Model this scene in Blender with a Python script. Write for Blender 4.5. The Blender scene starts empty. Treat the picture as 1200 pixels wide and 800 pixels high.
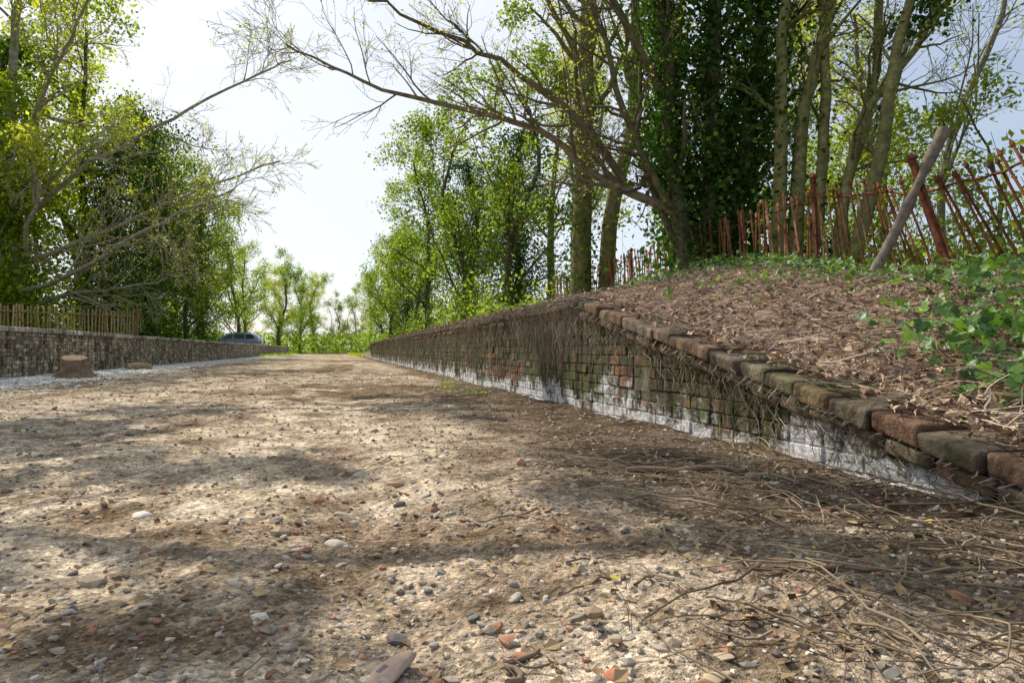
import bpy, math, numpy as np
from mathutils import Vector
rng = np.random.default_rng(11)
scene = bpy.context.scene
scene.view_settings.view_transform = 'Standard'
scene.view_settings.look = 'None'
scene.view_settings.exposure = 0

# ------------------------------------------------------------ helpers
def nrm(a):
    return a / np.maximum(np.linalg.norm(a, axis=-1, keepdims=True), 1e-9)
def hsh(ix, iy, s):
    v = np.sin(ix * 127.1 + iy * 311.7 + s * 74.7) * 43758.5453
    return v - np.floor(v)
def vn(x, y, s=0):
    ix = np.floor(x); iy = np.floor(y); fx = x - ix; fy = y - iy
    fx = fx * fx * (3 - 2 * fx); fy = fy * fy * (3 - 2 * fy)
    a = hsh(ix, iy, s); b = hsh(ix + 1, iy, s); c = hsh(ix, iy + 1, s); d = hsh(ix + 1, iy + 1, s)
    return (a * (1 - fx) + b * fx) * (1 - fy) + (c * (1 - fx) + d * fx) * fy
def fbm(x, y, s=0, o=4):
    t = 0; a = .5; n = 0
    for i in range(o):
        t = t + a * vn(x * 2 ** i, y * 2 ** i, s + i); n += a; a *= .5
    return t / n
def sst(a, b, x):
    t = np.clip((x - a) / (b - a), 0, 1); return t * t * (3 - 2 * t)
def lerp(a, b, t):
    a = np.asarray(a, float); b = np.asarray(b, float); return a + (b - a) * np.asarray(t)[..., None]

class Geo:
    def __init__(s):
        s.v = []; s.c = []; s.f = []; s.n = 0
    def add(s, v, f, col, mat=0, smooth=False):
        v = np.asarray(v, float).reshape(-1, 3)
        col = np.broadcast_to(np.asarray(col, float), (len(v), 3))
        s.v.append(v); s.c.append(col); s.f.append((np.asarray(f, int) + s.n, mat, smooth)); s.n += len(v)
    def mesh(s, name, mats):
        me = bpy.data.meshes.new(name)
        V = np.concatenate(s.v); C = np.concatenate(s.c)
        me.vertices.add(len(V)); me.vertices.foreach_set('co', V.astype('f').ravel())
        lv = []; lt = []; mi = []; sm = []
        for f, m, q in s.f:
            lv.append(f.ravel()); lt.append(np.full(len(f), f.shape[1])); mi.append(np.full(len(f), m)); sm.append(np.full(len(f), q))
        lv = np.concatenate(lv); lt = np.concatenate(lt); mi = np.concatenate(mi); sm = np.concatenate(sm)
        me.loops.add(len(lv)); me.loops.foreach_set('vertex_index', lv.astype('i'))
        me.polygons.add(len(lt))
        me.polygons.foreach_set('loop_start', np.concatenate([[0], np.cumsum(lt)[:-1]]).astype('i'))
        me.polygons.foreach_set('loop_total', lt.astype('i'))
        me.polygons.foreach_set('material_index', mi.astype('i'))
        me.polygons.foreach_set('use_smooth', sm.astype(bool))
        me.update(calc_edges=True)
        at = me.color_attributes.new('Col', 'FLOAT_COLOR', 'POINT')
        at.data.foreach_set('color', np.concatenate([C, np.ones((len(C), 1))], 1).astype('f').ravel())
        for m in mats: me.materials.append(m)
        return me
    def build(s, name, mats, parent=None):
        o = bpy.data.objects.new(name, s.mesh(name, mats)); scene.collection.objects.link(o)
        if parent: o.parent = parent
        return o

def tubes(g, P, R, k, col, mat=0, cap=False):
    P = np.asarray(P, float); R = np.asarray(R, float)
    if P.ndim == 2: P = P[None]; R = R[None]
    B, n, _ = P.shape
    T = np.empty_like(P); T[:, 1:-1] = P[:, 2:] - P[:, :-2]; T[:, 0] = P[:, 1] - P[:, 0]; T[:, -1] = P[:, -1] - P[:, -2]
    T = nrm(T)
    ov = nrm(P[:, -1] - P[:, 0])
    ref = np.where(np.abs(ov[:, 2:3]) > .75, np.array([[1., 0.13, 0]]), np.array([[0, 0.1, 1.]]))[:, None, :]
    U = nrm(np.cross(T, np.broadcast_to(ref, T.shape))); W = np.cross(T, U)
    a = np.arange(k) * 2 * math.pi / k
    V = P[:, :, None] + R[:, :, None, None] * (np.cos(a)[None, None, :, None] * U[:, :, None] + np.sin(a)[None, None, :, None] * W[:, :, None])
    idx = np.arange(B * n * k).reshape(B, n, k)
    f = np.stack([idx[:, :-1], np.roll(idx[:, :-1], -1, 2), np.roll(idx[:, 1:], -1, 2), idx[:, 1:]], -1).reshape(-1, 4)
    col = np.asarray(col, float)
    if col.ndim == 2: col = np.repeat(col, n * k, 0)
    elif col.ndim == 3: col = np.repeat(col.reshape(-1, 3), k, 0)
    g.add(V, f, col, mat, k > 3)
    if cap:
        for b in range(B):
            for e in (0, n - 1):
                g.add(V[b, e], [list(range(k)) if e else list(range(k))[::-1]], col if col.ndim == 1 else col[0], mat)

BF = np.array([[0, 3, 2, 1], [4, 5, 6, 7], [0, 1, 5, 4], [1, 2, 6, 5], [2, 3, 7, 6], [3, 0, 4, 7]])
def boxes(g, V, col, mat=0):
    V = np.asarray(V, float).reshape(-1, 8, 3); B = len(V)
    f = (np.arange(B)[:, None, None] * 8 + BF[None]).reshape(-1, 4)
    col = np.asarray(col, float)
    if col.ndim == 2: col = np.repeat(col, 8, 0)
    g.add(V, f, col, mat)
def box(g, x0, x1, y0, y1, z0, z1, col, mat=0):
    boxes(g, [[(x0, y0, z0), (x1, y0, z0), (x1, y1, z0), (x0, y1, z0), (x0, y0, z1), (x1, y0, z1), (x1, y1, z1), (x0, y1, z1)]], col, mat)

def leaves(g, pos, size, cA, cB, mat=0, w=.34, upb=.5, tint=None, fold=.12):
    N = len(pos); size = np.broadcast_to(size, (N,)) * rng.uniform(.6, 1.3, N)
    n = nrm(rng.normal(size=(N, 3)) + np.array([0, 0, upb])); a = nrm(np.cross(n, rng.normal(size=(N, 3)))); b = np.cross(n, a)
    s = size[:, None]
    V = np.stack([pos - a * s * .1, pos + a * s * .4 + b * s * w + n * s * fold, pos + a * s, pos + a * s * .4 - b * s * w + n * s * fold], 1)
    t = rng.uniform(0, 1, N) if tint is None else np.clip(tint + rng.normal(0, .2, N), 0, 1)
    C = lerp(cA, cB, t) * rng.uniform(.75, 1.2, (N, 1))
    g.add(V, np.arange(N * 4).reshape(N, 4), np.repeat(C, 4, 0), mat)

# ------------------------------------------------------------ materials
def newmat(name):
    m = bpy.data.materials.new(name); m.use_nodes = True; nt = m.node_tree
    return m, nt, nt.nodes['Principled BSDF'], nt.nodes['Material Output']
def N(nt, typ, **kw):
    n = nt.nodes.new(typ)
    for k, v in kw.items():
        if k in n.inputs.keys(): n.inputs[k].default_value = v
        else: setattr(n, k, v)
    return n
def mixc(nt, fac, a, b, mode='MIX'):
    m = nt.nodes.new('ShaderNodeMix'); m.data_type = 'RGBA'; m.blend_type = mode
    for i, v in ((0, fac), (6, a), (7, b)):
        if isinstance(v, bpy.types.NodeSocket): nt.links.new(v, m.inputs[i])
        elif i == 0: m.inputs[0].default_value = v
        else: m.inputs[i].default_value = (*v, 1)
    return m.outputs[2]
def ramp(nt, src, p0, p1, c0=(0, 0, 0), c1=(1, 1, 1)):
    r = nt.nodes.new('ShaderNodeValToRGB'); nt.links.new(src, r.inputs[0])
    r.color_ramp.elements[0].position = p0; r.color_ramp.elements[1].position = p1
    r.color_ramp.elements[0].color = (*c0, 1); r.color_ramp.elements[1].color = (*c1, 1)
    return r.outputs[0]
def mapr(nt, src, a, b, c, d):
    mr = N(nt, 'ShaderNodeMapRange'); nt.links.new(src, mr.inputs[0])
    for i, v in enumerate((a, b, c, d)): mr.inputs[i + 1].default_value = v
    return mr.outputs[0]
def colmat(name, rough=.85, nscale=8, lo=.55, hi=1.3, bump=.4, bscale=None, bdist=.01, trans=0, spec=.3, tt=(1.9, 1.95, .7)):
    m, nt, bs, out = newmat(name)
    at = N(nt, 'ShaderNodeAttribute'); at.attribute_name = 'Col'
    c = at.outputs['Color']
    if nscale or bump: tc = N(nt, 'ShaderNodeTexCoord')
    if nscale:
        nz = N(nt, 'ShaderNodeTexNoise', Scale=nscale, Detail=3.0, Roughness=.65); nt.links.new(tc.outputs['Object'], nz.inputs['Vector'])
        c = mixc(nt, 1., c, ramp(nt, nz.outputs['Fac'], .3, .7, (lo,) * 3, (hi,) * 3), 'MULTIPLY')
    if spec > .31:
        nt.links.new(c, bs.inputs['Base Color']); bs.inputs['Roughness'].default_value = rough; bs.inputs['Specular IOR Level'].default_value = spec
        sh = bs
    else:
        nt.nodes.remove(bs); sh = N(nt, 'ShaderNodeBsdfDiffuse'); nt.links.new(c, sh.inputs['Color']); nt.links.new(sh.outputs[0], out.inputs[0])
    if bump:
        nb = N(nt, 'ShaderNodeTexNoise', Scale=bscale or nscale * 5, Detail=2.0); nt.links.new(tc.outputs['Object'], nb.inputs['Vector'])
        b = N(nt, 'ShaderNodeBump', Strength=bump, Distance=bdist); nt.links.new(nb.outputs['Fac'], b.inputs['Height']); nt.links.new(b.outputs[0], sh.inputs['Normal'])
    if trans:
        tr = N(nt, 'ShaderNodeBsdfTranslucent'); tcol = mixc(nt, 1., c, tt, 'MULTIPLY'); nt.links.new(tcol, tr.inputs['Color'])
        mx = N(nt, 'ShaderNodeMixShader'); mx.inputs[0].default_value = trans
        nt.links.new(sh.outputs[0], mx.inputs[1]); nt.links.new(tr.outputs[0], mx.inputs[2]); nt.links.new(mx.outputs[0], out.inputs[0])
    return m

M_leaf = colmat('leaf', nscale=0, bump=0, trans=.56)
M_ivy = colmat('ivy_leaf', nscale=0, bump=0, trans=.25)
M_ivyg = colmat('glossy_ivy_leaf', .42, 0, bump=0, trans=.3, spec=.36)
M_dry = colmat('dry_litter', nscale=0, bump=0)
M_bark = colmat('bark', nscale=7, lo=.5, hi=1.35, bump=.7, bscale=25, bdist=.03)
M_twig = colmat('twig_bark', nscale=0, bump=0)
M_stone = colmat('pebble', nscale=25, lo=.7, hi=1.25, bump=0)
M_rust = colmat('rusty_iron', nscale=14, lo=.4, hi=1.4, bump=0)
M_wood = colmat('weathered_wood', nscale=12, lo=.6, hi=1.3, bump=.7, bscale=60, bdist=.006)
M_paint = colmat('car_paint', .3, 0, bump=0, spec=.6)
M_glass = colmat('car_glass', .08, 0, bump=0, spec=1.)
M_rubber = colmat('rubber', .8, 0, bump=0)

def ground_mat():
    m, nt, bs, out = newmat('ground_dirt')
    L = nt.links.new
    at = N(nt, 'ShaderNodeAttribute'); at.attribute_name = 'Col'; tc = N(nt, 'ShaderNodeTexCoord')
    ob = tc.outputs['Object']
    def vor(s):
        v = N(nt, 'ShaderNodeTexVoronoi', Scale=s); L(ob, v.inputs['Vector']); return v
    v1 = vor(110); v2 = vor(40)
    bw1 = N(nt, 'ShaderNodeSeparateColor'); L(v1.outputs['Color'], bw1.inputs[0])
    bw2 = N(nt, 'ShaderNodeSeparateColor'); L(v2.outputs['Color'], bw2.inputs[0])
    c = mixc(nt, 1., at.outputs['Color'], ramp(nt, bw1.outputs[0], 0, 1, (.55, .55, .55), (1.4, 1.38, 1.34)), 'MULTIPLY')
    c = mixc(nt, 1., c, ramp(nt, bw2.outputs[1], .3, 1, (.8, .8, .8), (1.3, 1.27, 1.22)), 'MULTIPLY')
    nz = N(nt, 'ShaderNodeTexNoise', Scale=3.5, Detail=6.0, Roughness=.72); L(ob, nz.inputs['Vector'])
    c = mixc(nt, 1., c, ramp(nt, nz.outputs['Fac'], .36, .64, (.44, .4, .34), (1.38, 1.37, 1.35)), 'MULTIPLY')
    nt.nodes.remove(bs); df = N(nt, 'ShaderNodeBsdfDiffuse'); L(c, df.inputs['Color'])
    n2 = N(nt, 'ShaderNodeTexNoise', Scale=28.0, Detail=4.0, Roughness=.7); L(ob, n2.inputs['Vector'])
    b1 = N(nt, 'ShaderNodeBump', Strength=.9, Distance=.03); L(n2.outputs['Fac'], b1.inputs['Height'])
    L(b1.outputs[0], df.inputs['Normal']); L(df.outputs[0], out.inputs[0])
    return m
M_ground = ground_mat()

def brick_mat(name, moss, white):
    m, nt, bs, out = newmat(name); L = nt.links.new
    at = N(nt, 'ShaderNodeAttribute'); at.attribute_name = 'Col'; tc = N(nt, 'ShaderNodeTexCoord'); ob = tc.outputs['Object']
    nz = N(nt, 'ShaderNodeTexNoise', Scale=22.0, Detail=5.0, Roughness=.7); L(ob, nz.inputs['Vector'])
    c = mixc(nt, 1., at.outputs['Color'], ramp(nt, nz.outputs['Fac'], .3, .7, (.45, .45, .45), (1.4, 1.4, 1.35)), 'MULTIPLY')
    n2 = N(nt, 'ShaderNodeTexNoise', Scale=1.9, Detail=6.0, Roughness=.75); L(ob, n2.inputs['Vector'])
    mf = ramp(nt, n2.outputs['Fac'], .56 - moss * .2, .72 - moss * .2, (0, 0, 0), (.9,) * 3)
    mcol = mixc(nt, nz.outputs['Fac'], (.03, .036, .016), (.13, .15, .05))
    c = mixc(nt, mf, c, mcol)
    mp = N(nt, 'ShaderNodeMapping'); mp.inputs['Scale'].default_value = (1, 6, .7); L(ob, mp.inputs[0])
    n3 = N(nt, 'ShaderNodeTexNoise', Scale=2.0, Detail=4.0); L(mp.outputs[0], n3.inputs['Vector'])
    c = mixc(nt, 1., c, ramp(nt, n3.outputs['Fac'], .38, .6, (.36, .33, .29), (1.12, 1.1, 1.05)), 'MULTIPLY')
    if white:
        sp = N(nt, 'ShaderNodeSeparateXYZ'); L(ob, sp.inputs[0])
        n4 = N(nt, 'ShaderNodeTexNoise', Scale=2.2, Detail=6.0, Roughness=.8); L(ob, n4.inputs['Vector'])
        ma = N(nt, 'ShaderNodeMath', operation='MULTIPLY_ADD'); L(n4.outputs['Fac'], ma.inputs[0]); ma.inputs[1].default_value = -1.3; L(sp.outputs[2], ma.inputs[2])
        c = mixc(nt, mapr(nt, ma.outputs[0], -.47, -.63, 0, white), c, mixc(nt, ramp(nt, nz.outputs['Fac'], .3, .55), (.3, .28, .26), (.8, .78, .77)))
    L(c, bs.inputs['Base Color']); bs.inputs['Roughness'].default_value = .92; bs.inputs['Specular IOR Level'].default_value = .2
    nb = N(nt, 'ShaderNodeTexNoise', Scale=45.0, Detail=4.0, Roughness=.7); L(ob, nb.inputs['Vector'])
    b = N(nt, 'ShaderNodeBump', Strength=.9, Distance=.016); L(nb.outputs['Fac'], b.inputs['Height']); L(b.outputs[0], bs.inputs['Normal'])
    return m
M_brick = brick_mat('mossy_brick', .8, .88)
M_cope = brick_mat('coping_brick', .48, 0)
M_lwall = brick_mat('old_stone_brick', .2, 0)
M_lcope = brick_mat('pale_coping', .05, 0)

# ------------------------------------------------------------ terrain
WX = 2.0; LX = -5.73
def edge(Y):
    return np.clip(np.minimum(.93 - .2 * (5.46 - Y), .93 - .2 * (Y - 41)), 0.0, .93)
def zt(X, Y):
    X = np.asarray(X, float); Y = np.asarray(Y, float)
    micro = .035 * (fbm(X * 1.6, Y * 1.2, 3) - .5) + .034 * (fbm(X * 7, Y * 7, 5) - .5) + .014 * (vn(X * 28, Y * 28, 9) - .5)
    road = micro - .02 * np.exp(-((X - .1) / .25) ** 2) - .02 * np.exp(-((X + 1.6) / .25) ** 2)
    road = road + .06 * sst(1.2, 2., X) * sst(6, 2, Y) * vn(X * 3, Y * 2, 8)
    e = edge(Y)
    ridge = 1.12 + .58 * sst(4.5, 9.5, Y) - .35 * sst(3.5, -4, Y) - 1.2 * sst(41, 55, Y)
    t = sst(2.2, 5.6, X)
    tf = .55 * t + .45 * np.clip((X - 2.2) / 3.4, 0, 1)
    right = e + (ridge - e) * tf + (.16 * (fbm(X * .9, Y * .7, 21) - .5) + .1 * (fbm(X * 5, Y * 5, 23) - .5)) * sst(2.25, 3.1, X) + .015 - .06 * sst(2.5, 2.25, X)
    right = right + .5 * sst(12, 40, X) * sst(60, 40, Y)
    leftp = .87 - .55 * sst(43, 52, Y) + .1 * (fbm(X * .6, Y * .6, 31) - .5) + .4 * sst(-9, -25, X)
    leftp = leftp * sst(95, 85, Y)
    z = np.where(X > WX + .14, right, np.where(X < LX - .14, leftp, road))
    return z

gx = np.concatenate([-np.geomspace(300, 8.2, 45), np.arange(-8, -2, .07), np.arange(-2, 2.1, .03), np.arange(2.12, 2.5, .04), np.arange(2.5, 8, .09), np.geomspace(8.1, 300, 45)])
gy = np.concatenate([-np.geomspace(300, 1, 40), np.arange(-.9, .5, .1), np.geomspace(.5, 900, 470)])
GX, GY = np.meshgrid(gx, gy)
GZ = zt(GX, GY)
sh = GX.shape
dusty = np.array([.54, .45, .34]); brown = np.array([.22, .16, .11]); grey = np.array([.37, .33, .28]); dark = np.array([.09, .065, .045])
n1 = fbm(GX * .8, GY * .35, 41); n2 = fbm(GX * 3, GY * 2.2, 43)
C = lerp(brown, dusty, sst(.36, .6, .5 * n1 + .5 * n2 + .02))
C = lerp(C, np.broadcast_to(grey, C.shape), .7 * sst(-.5, -2.2, GX + (n1 - .5)) * sst(9, 5, GY))
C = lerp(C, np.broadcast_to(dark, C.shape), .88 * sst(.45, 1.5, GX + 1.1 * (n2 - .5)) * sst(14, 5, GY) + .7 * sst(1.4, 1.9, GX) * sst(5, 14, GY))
C = lerp(C, np.broadcast_to([.78, .76, .72], C.shape), .95 * sst(-3.9, -4.4, GX + .9 * (n2 - .5)) * sst(6, 9, GY))
lit = lerp([.17, .12, .085], [.40, .30, .22], n2); forest = lerp([.08, .07, .035], [.1, .14, .035], sst(.35, .65, fbm(GX * .5, GY * .5, 47)))
plat = lerp(lit, forest, sst(5.4, 7.0, GX + (n1 - .5) * 2))
C = np.where((GX > WX + .12)[..., None], plat, C)
lp = lerp([.22, .2, .12], [.1, .14, .04], n2)
C = np.where((GX < LX - .12)[..., None], lp, C)
C = lerp(C, lp * .8, sst(80, 95, GY) * 1.)
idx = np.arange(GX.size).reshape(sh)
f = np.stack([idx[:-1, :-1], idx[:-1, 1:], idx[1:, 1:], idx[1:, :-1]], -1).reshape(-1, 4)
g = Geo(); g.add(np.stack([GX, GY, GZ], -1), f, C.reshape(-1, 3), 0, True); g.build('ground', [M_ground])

# ------------------------------------------------------------ walls
def brickwall(name, x, sgn, y0, y1, topf, palette, mats, cope_len, cope_pal, cope_th=.075, under=True, rough=1.):
    root = bpy.data.objects.new(name, None); scene.collection.objects.link(root)
    g = Geo(); palette = np.array(palette)
    V = []; Cc = []
    ch = .075; z = -.06; r = 0
    lim = lambda y: topf(y) - cope_th - (.07 if under else 0)
    while z < .9:
        y = y0 + (.11 if r % 2 else 0)
        hdr = r % 3 == 2
        bl = .1025 if hdr else .215
        while y < y1:
            ya, yb = y, min(y + bl, y1); y += bl + .010
            ta = min(z + .066, float(lim(ya))); tb = min(z + .066, float(lim(yb)))
            if min(ta, tb) < z + .012: continue
            if rng.random() < .012: continue
            p = rng.normal(0, .004 * rough); j = rng.normal(0, .0025 * rough, (8, 3))
            xo = x + p; xi = x + sgn * .1
            v = np.array([(xo, ya, z), (xi, ya, z), (xi, yb, z), (xo, yb, z), (xo, ya, ta), (xi, ya, ta), (xi, yb, tb), (xo, yb, tb)]) + j
            V.append(v); Cc.append(palette[rng.integers(len(palette))] * rng.uniform(.7, 1.25))
        z += ch; r += 1
    V = np.array(V)
    if sgn < 0: V = V[:, [3, 2, 1, 0, 7, 6, 5, 4]]
    boxes(g, V, np.array(Cc))
    o = g.build('bricks', [mats[0]], root)
    bv = o.modifiers.new('bevel', 'BEVEL'); bv.width = .006; bv.segments = 1
    g = Geo(); ys = np.arange(y0, y1, .5); ys = np.append(ys, y1)
    tz = topf(ys) - .05
    a = np.stack([np.full_like(ys, x + sgn * .008), ys, np.full_like(ys, -.1)], 1); b = a.copy(); b[:, 2] = np.maximum(tz, -.05)
    c = b.copy(); c[:, 0] = x + sgn * .3; d = c.copy(); d[:, 2] = -.1
    n = len(ys); ii = np.arange(n - 1)
    V = np.concatenate([a, b, c, d]); fs = []
    for k in range(3):
        fs.append(np.stack([ii + k * n, ii + 1 + k * n, ii + 1 + (k + 1) * n, ii + (k + 1) * n], 1))
    mc = (.2, .175, .14)
    g.add(V, np.concatenate(fs), mc); g.add([a[0], b[0], c[0], d[0]], [[0, 1, 2, 3]], mc); g.add([a[-1], b[-1], c[-1], d[-1]], [[3, 2, 1, 0]], mc)
    g.build('mortar_core', [mats[0]], root)
    g = Geo(); cope_pal = np.array(cope_pal)
    rows = [(0, cope_th, -.05, .34, cope_len)]
    if under: rows.append((cope_th + .004, .062, -.028, .12, .225))
    for off, th, xo_, xi_, bl in rows:
        y = y0; V = []; Cc = []
        while y < y1:
            l = bl * rng.uniform(.9, 1.07); ya, yb = y, y + l - .006; y += l
            if topf(ya) < .03: continue
            if rng.random() < .012: continue
            za, zb = float(topf(ya)) - off, float(topf(yb)) - off
            dz = rng.normal(0, .004); dx = rng.normal(0, .009); tl = rng.normal(0, .005)
            x0_ = x + sgn * xo_ + dx; x1_ = x + sgn * xi_
            v = np.array([(x0_, ya, za - th), (x1_, ya, za - th), (x1_, yb, zb - th), (x0_, yb, zb - th), (x0_, ya, za), (x1_, ya, za), (x1_, yb, zb), (x0_, yb, zb)])
            v[:, 2] += dz; v[[0, 3, 4, 7], 2] += tl; v += rng.normal(0, .004, (8, 3))
            V.append(v); Cc.append(cope_pal[rng.integers(len(cope_pal))] * rng.uniform(.8, 1.15))
        V = np.array(V)
        if sgn < 0: V = V[:, [3, 2, 1, 0, 7, 6, 5, 4]]
        boxes(g, V, np.array(Cc))
    o = g.build('coping', [mats[1]], root)
    bv = o.modifiers.new('bevel', 'BEVEL'); bv.width = .018; bv.segments = 3
    return root
brickwall('brick_platform_wall', WX, 1, .8, 42.5, edge,
          [(.28, .12, .07), (.18, .11, .07), (.25, .135, .085), (.15, .12, .08), (.11, .09, .06), (.17, .145, .095), (.13, .115, .07), (.15, .13, .08)],
          (M_brick, M_cope), .235, [(.26, .2, .15), (.23, .17, .125), (.26, .165, .115), (.29, .24, .18), (.2, .155, .115), (.25, .145, .095)])
brickwall('stone_platform_wall', LX, -1, 3.0, 88, lambda y: np.asarray(y) * 0 + .93,
          [(.55, .49, .38), (.44, .39, .29), (.6, .54, .43), (.32, .29, .21), (.44, .35, .26)],
          (M_lwall, M_lcope), .6, [(.6, .57, .5), (.52, .49, .42), (.68, .65, .6), (.4, .37, .3)], .09, False, 2.2)

# ------------------------------------------------------------ stones, litter
def ico(sub):
    import bmesh
    bm = bmesh.new(); bmesh.ops.create_icosphere(bm, subdivisions=sub, radius=1)
    v = np.array([x.co[:] for x in bm.verts]); f = np.array([[q.index for q in p.verts] for p in bm.faces]); bm.free(); return v, f
def stones(g, X, Y, S, col, sub=1, flat=.55, emb=.25, Z=None):
    v, f = ico(sub); n = len(X)
    V = v[None] * (1 + rng.normal(0, .17 if sub == 1 else .05, (n, len(v), 1)))
    if sub > 1:
        for _ in range(6):
            nn = nrm(rng.normal(size=(n, 1, 3))); dcut = rng.uniform(.5, .85, (n, 1)); ex = (V * nn).sum(-1) - dcut
            V = V - nn * np.maximum(ex, 0)[..., None]
    sc = np.stack([rng.uniform(.7, 1.25, n), rng.uniform(.6, 1.0, n), rng.uniform(.75, 1.2, n) * flat], 1) * S[:, None]
    V = V * sc[:, None]
    a = rng.uniform(0, 6.28, n); ca, sa = np.cos(a)[:, None], np.sin(a)[:, None]
    x = V[..., 0] * ca - V[..., 1] * sa; y = V[..., 0] * sa + V[..., 1] * ca
    tl = rng.normal(0, .3, (n, 1)); z = V[..., 2] + x * tl
    zz = (zt(X, Y) if Z is None else Z)
    P = np.stack([x + X[:, None], y + Y[:, None], z + (zz + S * flat * emb)[:, None]], -1)
    F = (np.arange(n)[:, None, None] * len(v) + f[None]).reshape(-1, 3)
    g.add(P, F, np.repeat(col, len(v), 0), 0, sub > 1)
pal = np.array([(.48, .41, .32), (.37, .32, .26), (.56, .48, .37), (.3, .26, .21), (.4, .28, .19), (.64, .57, .47), (.46, .35, .23), (.2, .18, .16), (.52, .43, .34), (.44, .35, .25), (.42, .22, .14)])
g = Geo()
def roadpts(n, y0, y1, x0=-5.3, x1=1.95):
    Y = np.exp(rng.uniform(math.log(y0), math.log(y1), n)); hw = .95 * Y + .4
    X = rng.uniform(np.maximum(x0, -hw), np.minimum(x1, .35 + Y * 1.1)); return X, Y
X, Y = roadpts(27000, .6, 16)
dn = vn(X * 1.5, Y * 1.5, 77); k = rng.random(len(X)) < .3 + .8 * dn; X = X[k]; Y = Y[k]
S = np.exp(rng.normal(math.log(.0055), .45, len(X))) * (1 + .06 * Y)
stones(g, X, Y, S, pal[rng.integers(len(pal), size=len(X))] * rng.uniform(.6, 1.15, (len(X), 1)))
X, Y = roadpts(700, .7, 8)
S = np.exp(rng.normal(math.log(.0105), .45, len(X)))
stones(g, X, Y, S, pal[rng.integers(len(pal), size=len(X))] * rng.uniform(.7, 1.1, (len(X), 1)), 3, .45, .0)
X = np.array([.07, .42, .0, -.22, .55, .62, -.5, .3, -.65, .72, .1, .35, .02]); Y = np.array([1.12, 1.0, 1.9, 1.6, .95, 1.02, 1.5, 2.4, 1.25, 1.5, 2.9, 1.35, 2.2])
stones(g, X, Y, np.array([.05, .026, .04, .02, .026, .022, .02, .03, .018, .02, .045, .02, .035]),
       np.array([(.46, .34, .26), (.38, .16, .1), (.5, .44, .35), (.46, .42, .32), (.36, .22, .13), (.44, .34, .23), (.36, .33, .3), (.46, .42, .35), (.36, .33, .3), (.3, .2, .15), (.46, .42, .34), (.38, .33, .26), (.44, .38, .3)]), 3, .38, -.15)
g.build('gravel', [M_stone])
g = Geo(); n = 9000
Y = np.exp(rng.uniform(math.log(8), math.log(70), n)); X = LX + .1 + np.abs(rng.normal(0, .85, n))
stones(g, X, Y, rng.uniform(.012, .035, n) * (1 + Y * .01), np.repeat([[.8, .78, .74]], n, 0) * rng.uniform(.7, 1.05, (n, 1)), flat=.4)
g.build('white_limestone_gravel', [M_stone])

def twigs(g, X, Y, Z, L, R, colA, colB, m=5, wob=.35, k=3, tilt=.12, azi=None):
    n = len(X); a = rng.uniform(0, 6.28, n) if azi is None else azi
    d = np.stack([np.cos(a), np.sin(a), rng.normal(0, tilt, n)], 1)
    dirs = d[:, None] + np.cumsum(rng.normal(0, wob, (n, m - 1, 3)) * np.array([1, 1, .25]), 1)
    dirs = nrm(dirs); P = np.concatenate([np.zeros((n, 1, 3)), np.cumsum(dirs * (L / (m - 1))[:, None, None], 1)], 1)
    P = P + np.stack([X, Y, Z], 1)[:, None]
    return P, lerp(colA, colB, rng.uniform(0, 1, n))

g = Geo()
X, Y = roadpts(620, .7, 7, -2, 1.9); k = rng.random(620) < sst(-.2, 1.2, X) * .9 + .04; X = X[k]; Y = Y[k]; n = len(X)
P, c = twigs(g, X, Y, zt(X, Y) + .006, rng.uniform(.05, .35, n), None, (.12, .085, .055), (.33, .26, .18), 7, .34)
P[..., 2] = zt(np.minimum(P[..., 0], 1.95), P[..., 1]) + .006 + np.abs(rng.normal(0, .006, P.shape[:2]))
P[..., 0] = np.minimum(P[..., 0], 1.96)
tubes(g, P, rng.uniform(.001, .0034, n)[:, None] * np.linspace(1, .4, 7)[None], 5, c)
n = 250; X = rng.uniform(.85, 1.95, n); Y = rng.uniform(.9, 3.2, n)
P, c = twigs(g, X, Y, zt(X, Y) + .01, rng.uniform(.12, .65, n), None, (.11, .08, .05), (.44, .34, .22), 9, .3)
P[..., 0] = np.minimum(P[..., 0], 1.96)
P[..., 2] = zt(np.minimum(P[..., 0], 1.95), P[..., 1]) + .008 + np.abs(rng.normal(0, .012, (n, 1))) + .02 * np.sin(np.linspace(0, 3.1, 9))[None]
tubes(g, P, rng.uniform(.001, .0036, n)[:, None] * np.linspace(1, .4, 9)[None], 5, c)
for a, b, r in [((1.15, 2.6), (1.6, 2.45), .016), ((.9, 1.35), (1.5, 1.22), .006), ((.25, 1.0), (.32, 1.14), .006)]:
    t = np.linspace(0, 1, 10); x = a[0] + (b[0] - a[0]) * t + .02 * np.sin(t * 9); y = a[1] + (b[1] - a[1]) * t + .015 * np.sin(t * 6)
    tubes(g, np.stack([x, y, zt(x, y) + r * 1.1], 1), r * np.linspace(1, .6, 10), 7, (.22, .16, .11), cap=True)
g.build('fallen_twigs', [M_twig])

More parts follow.
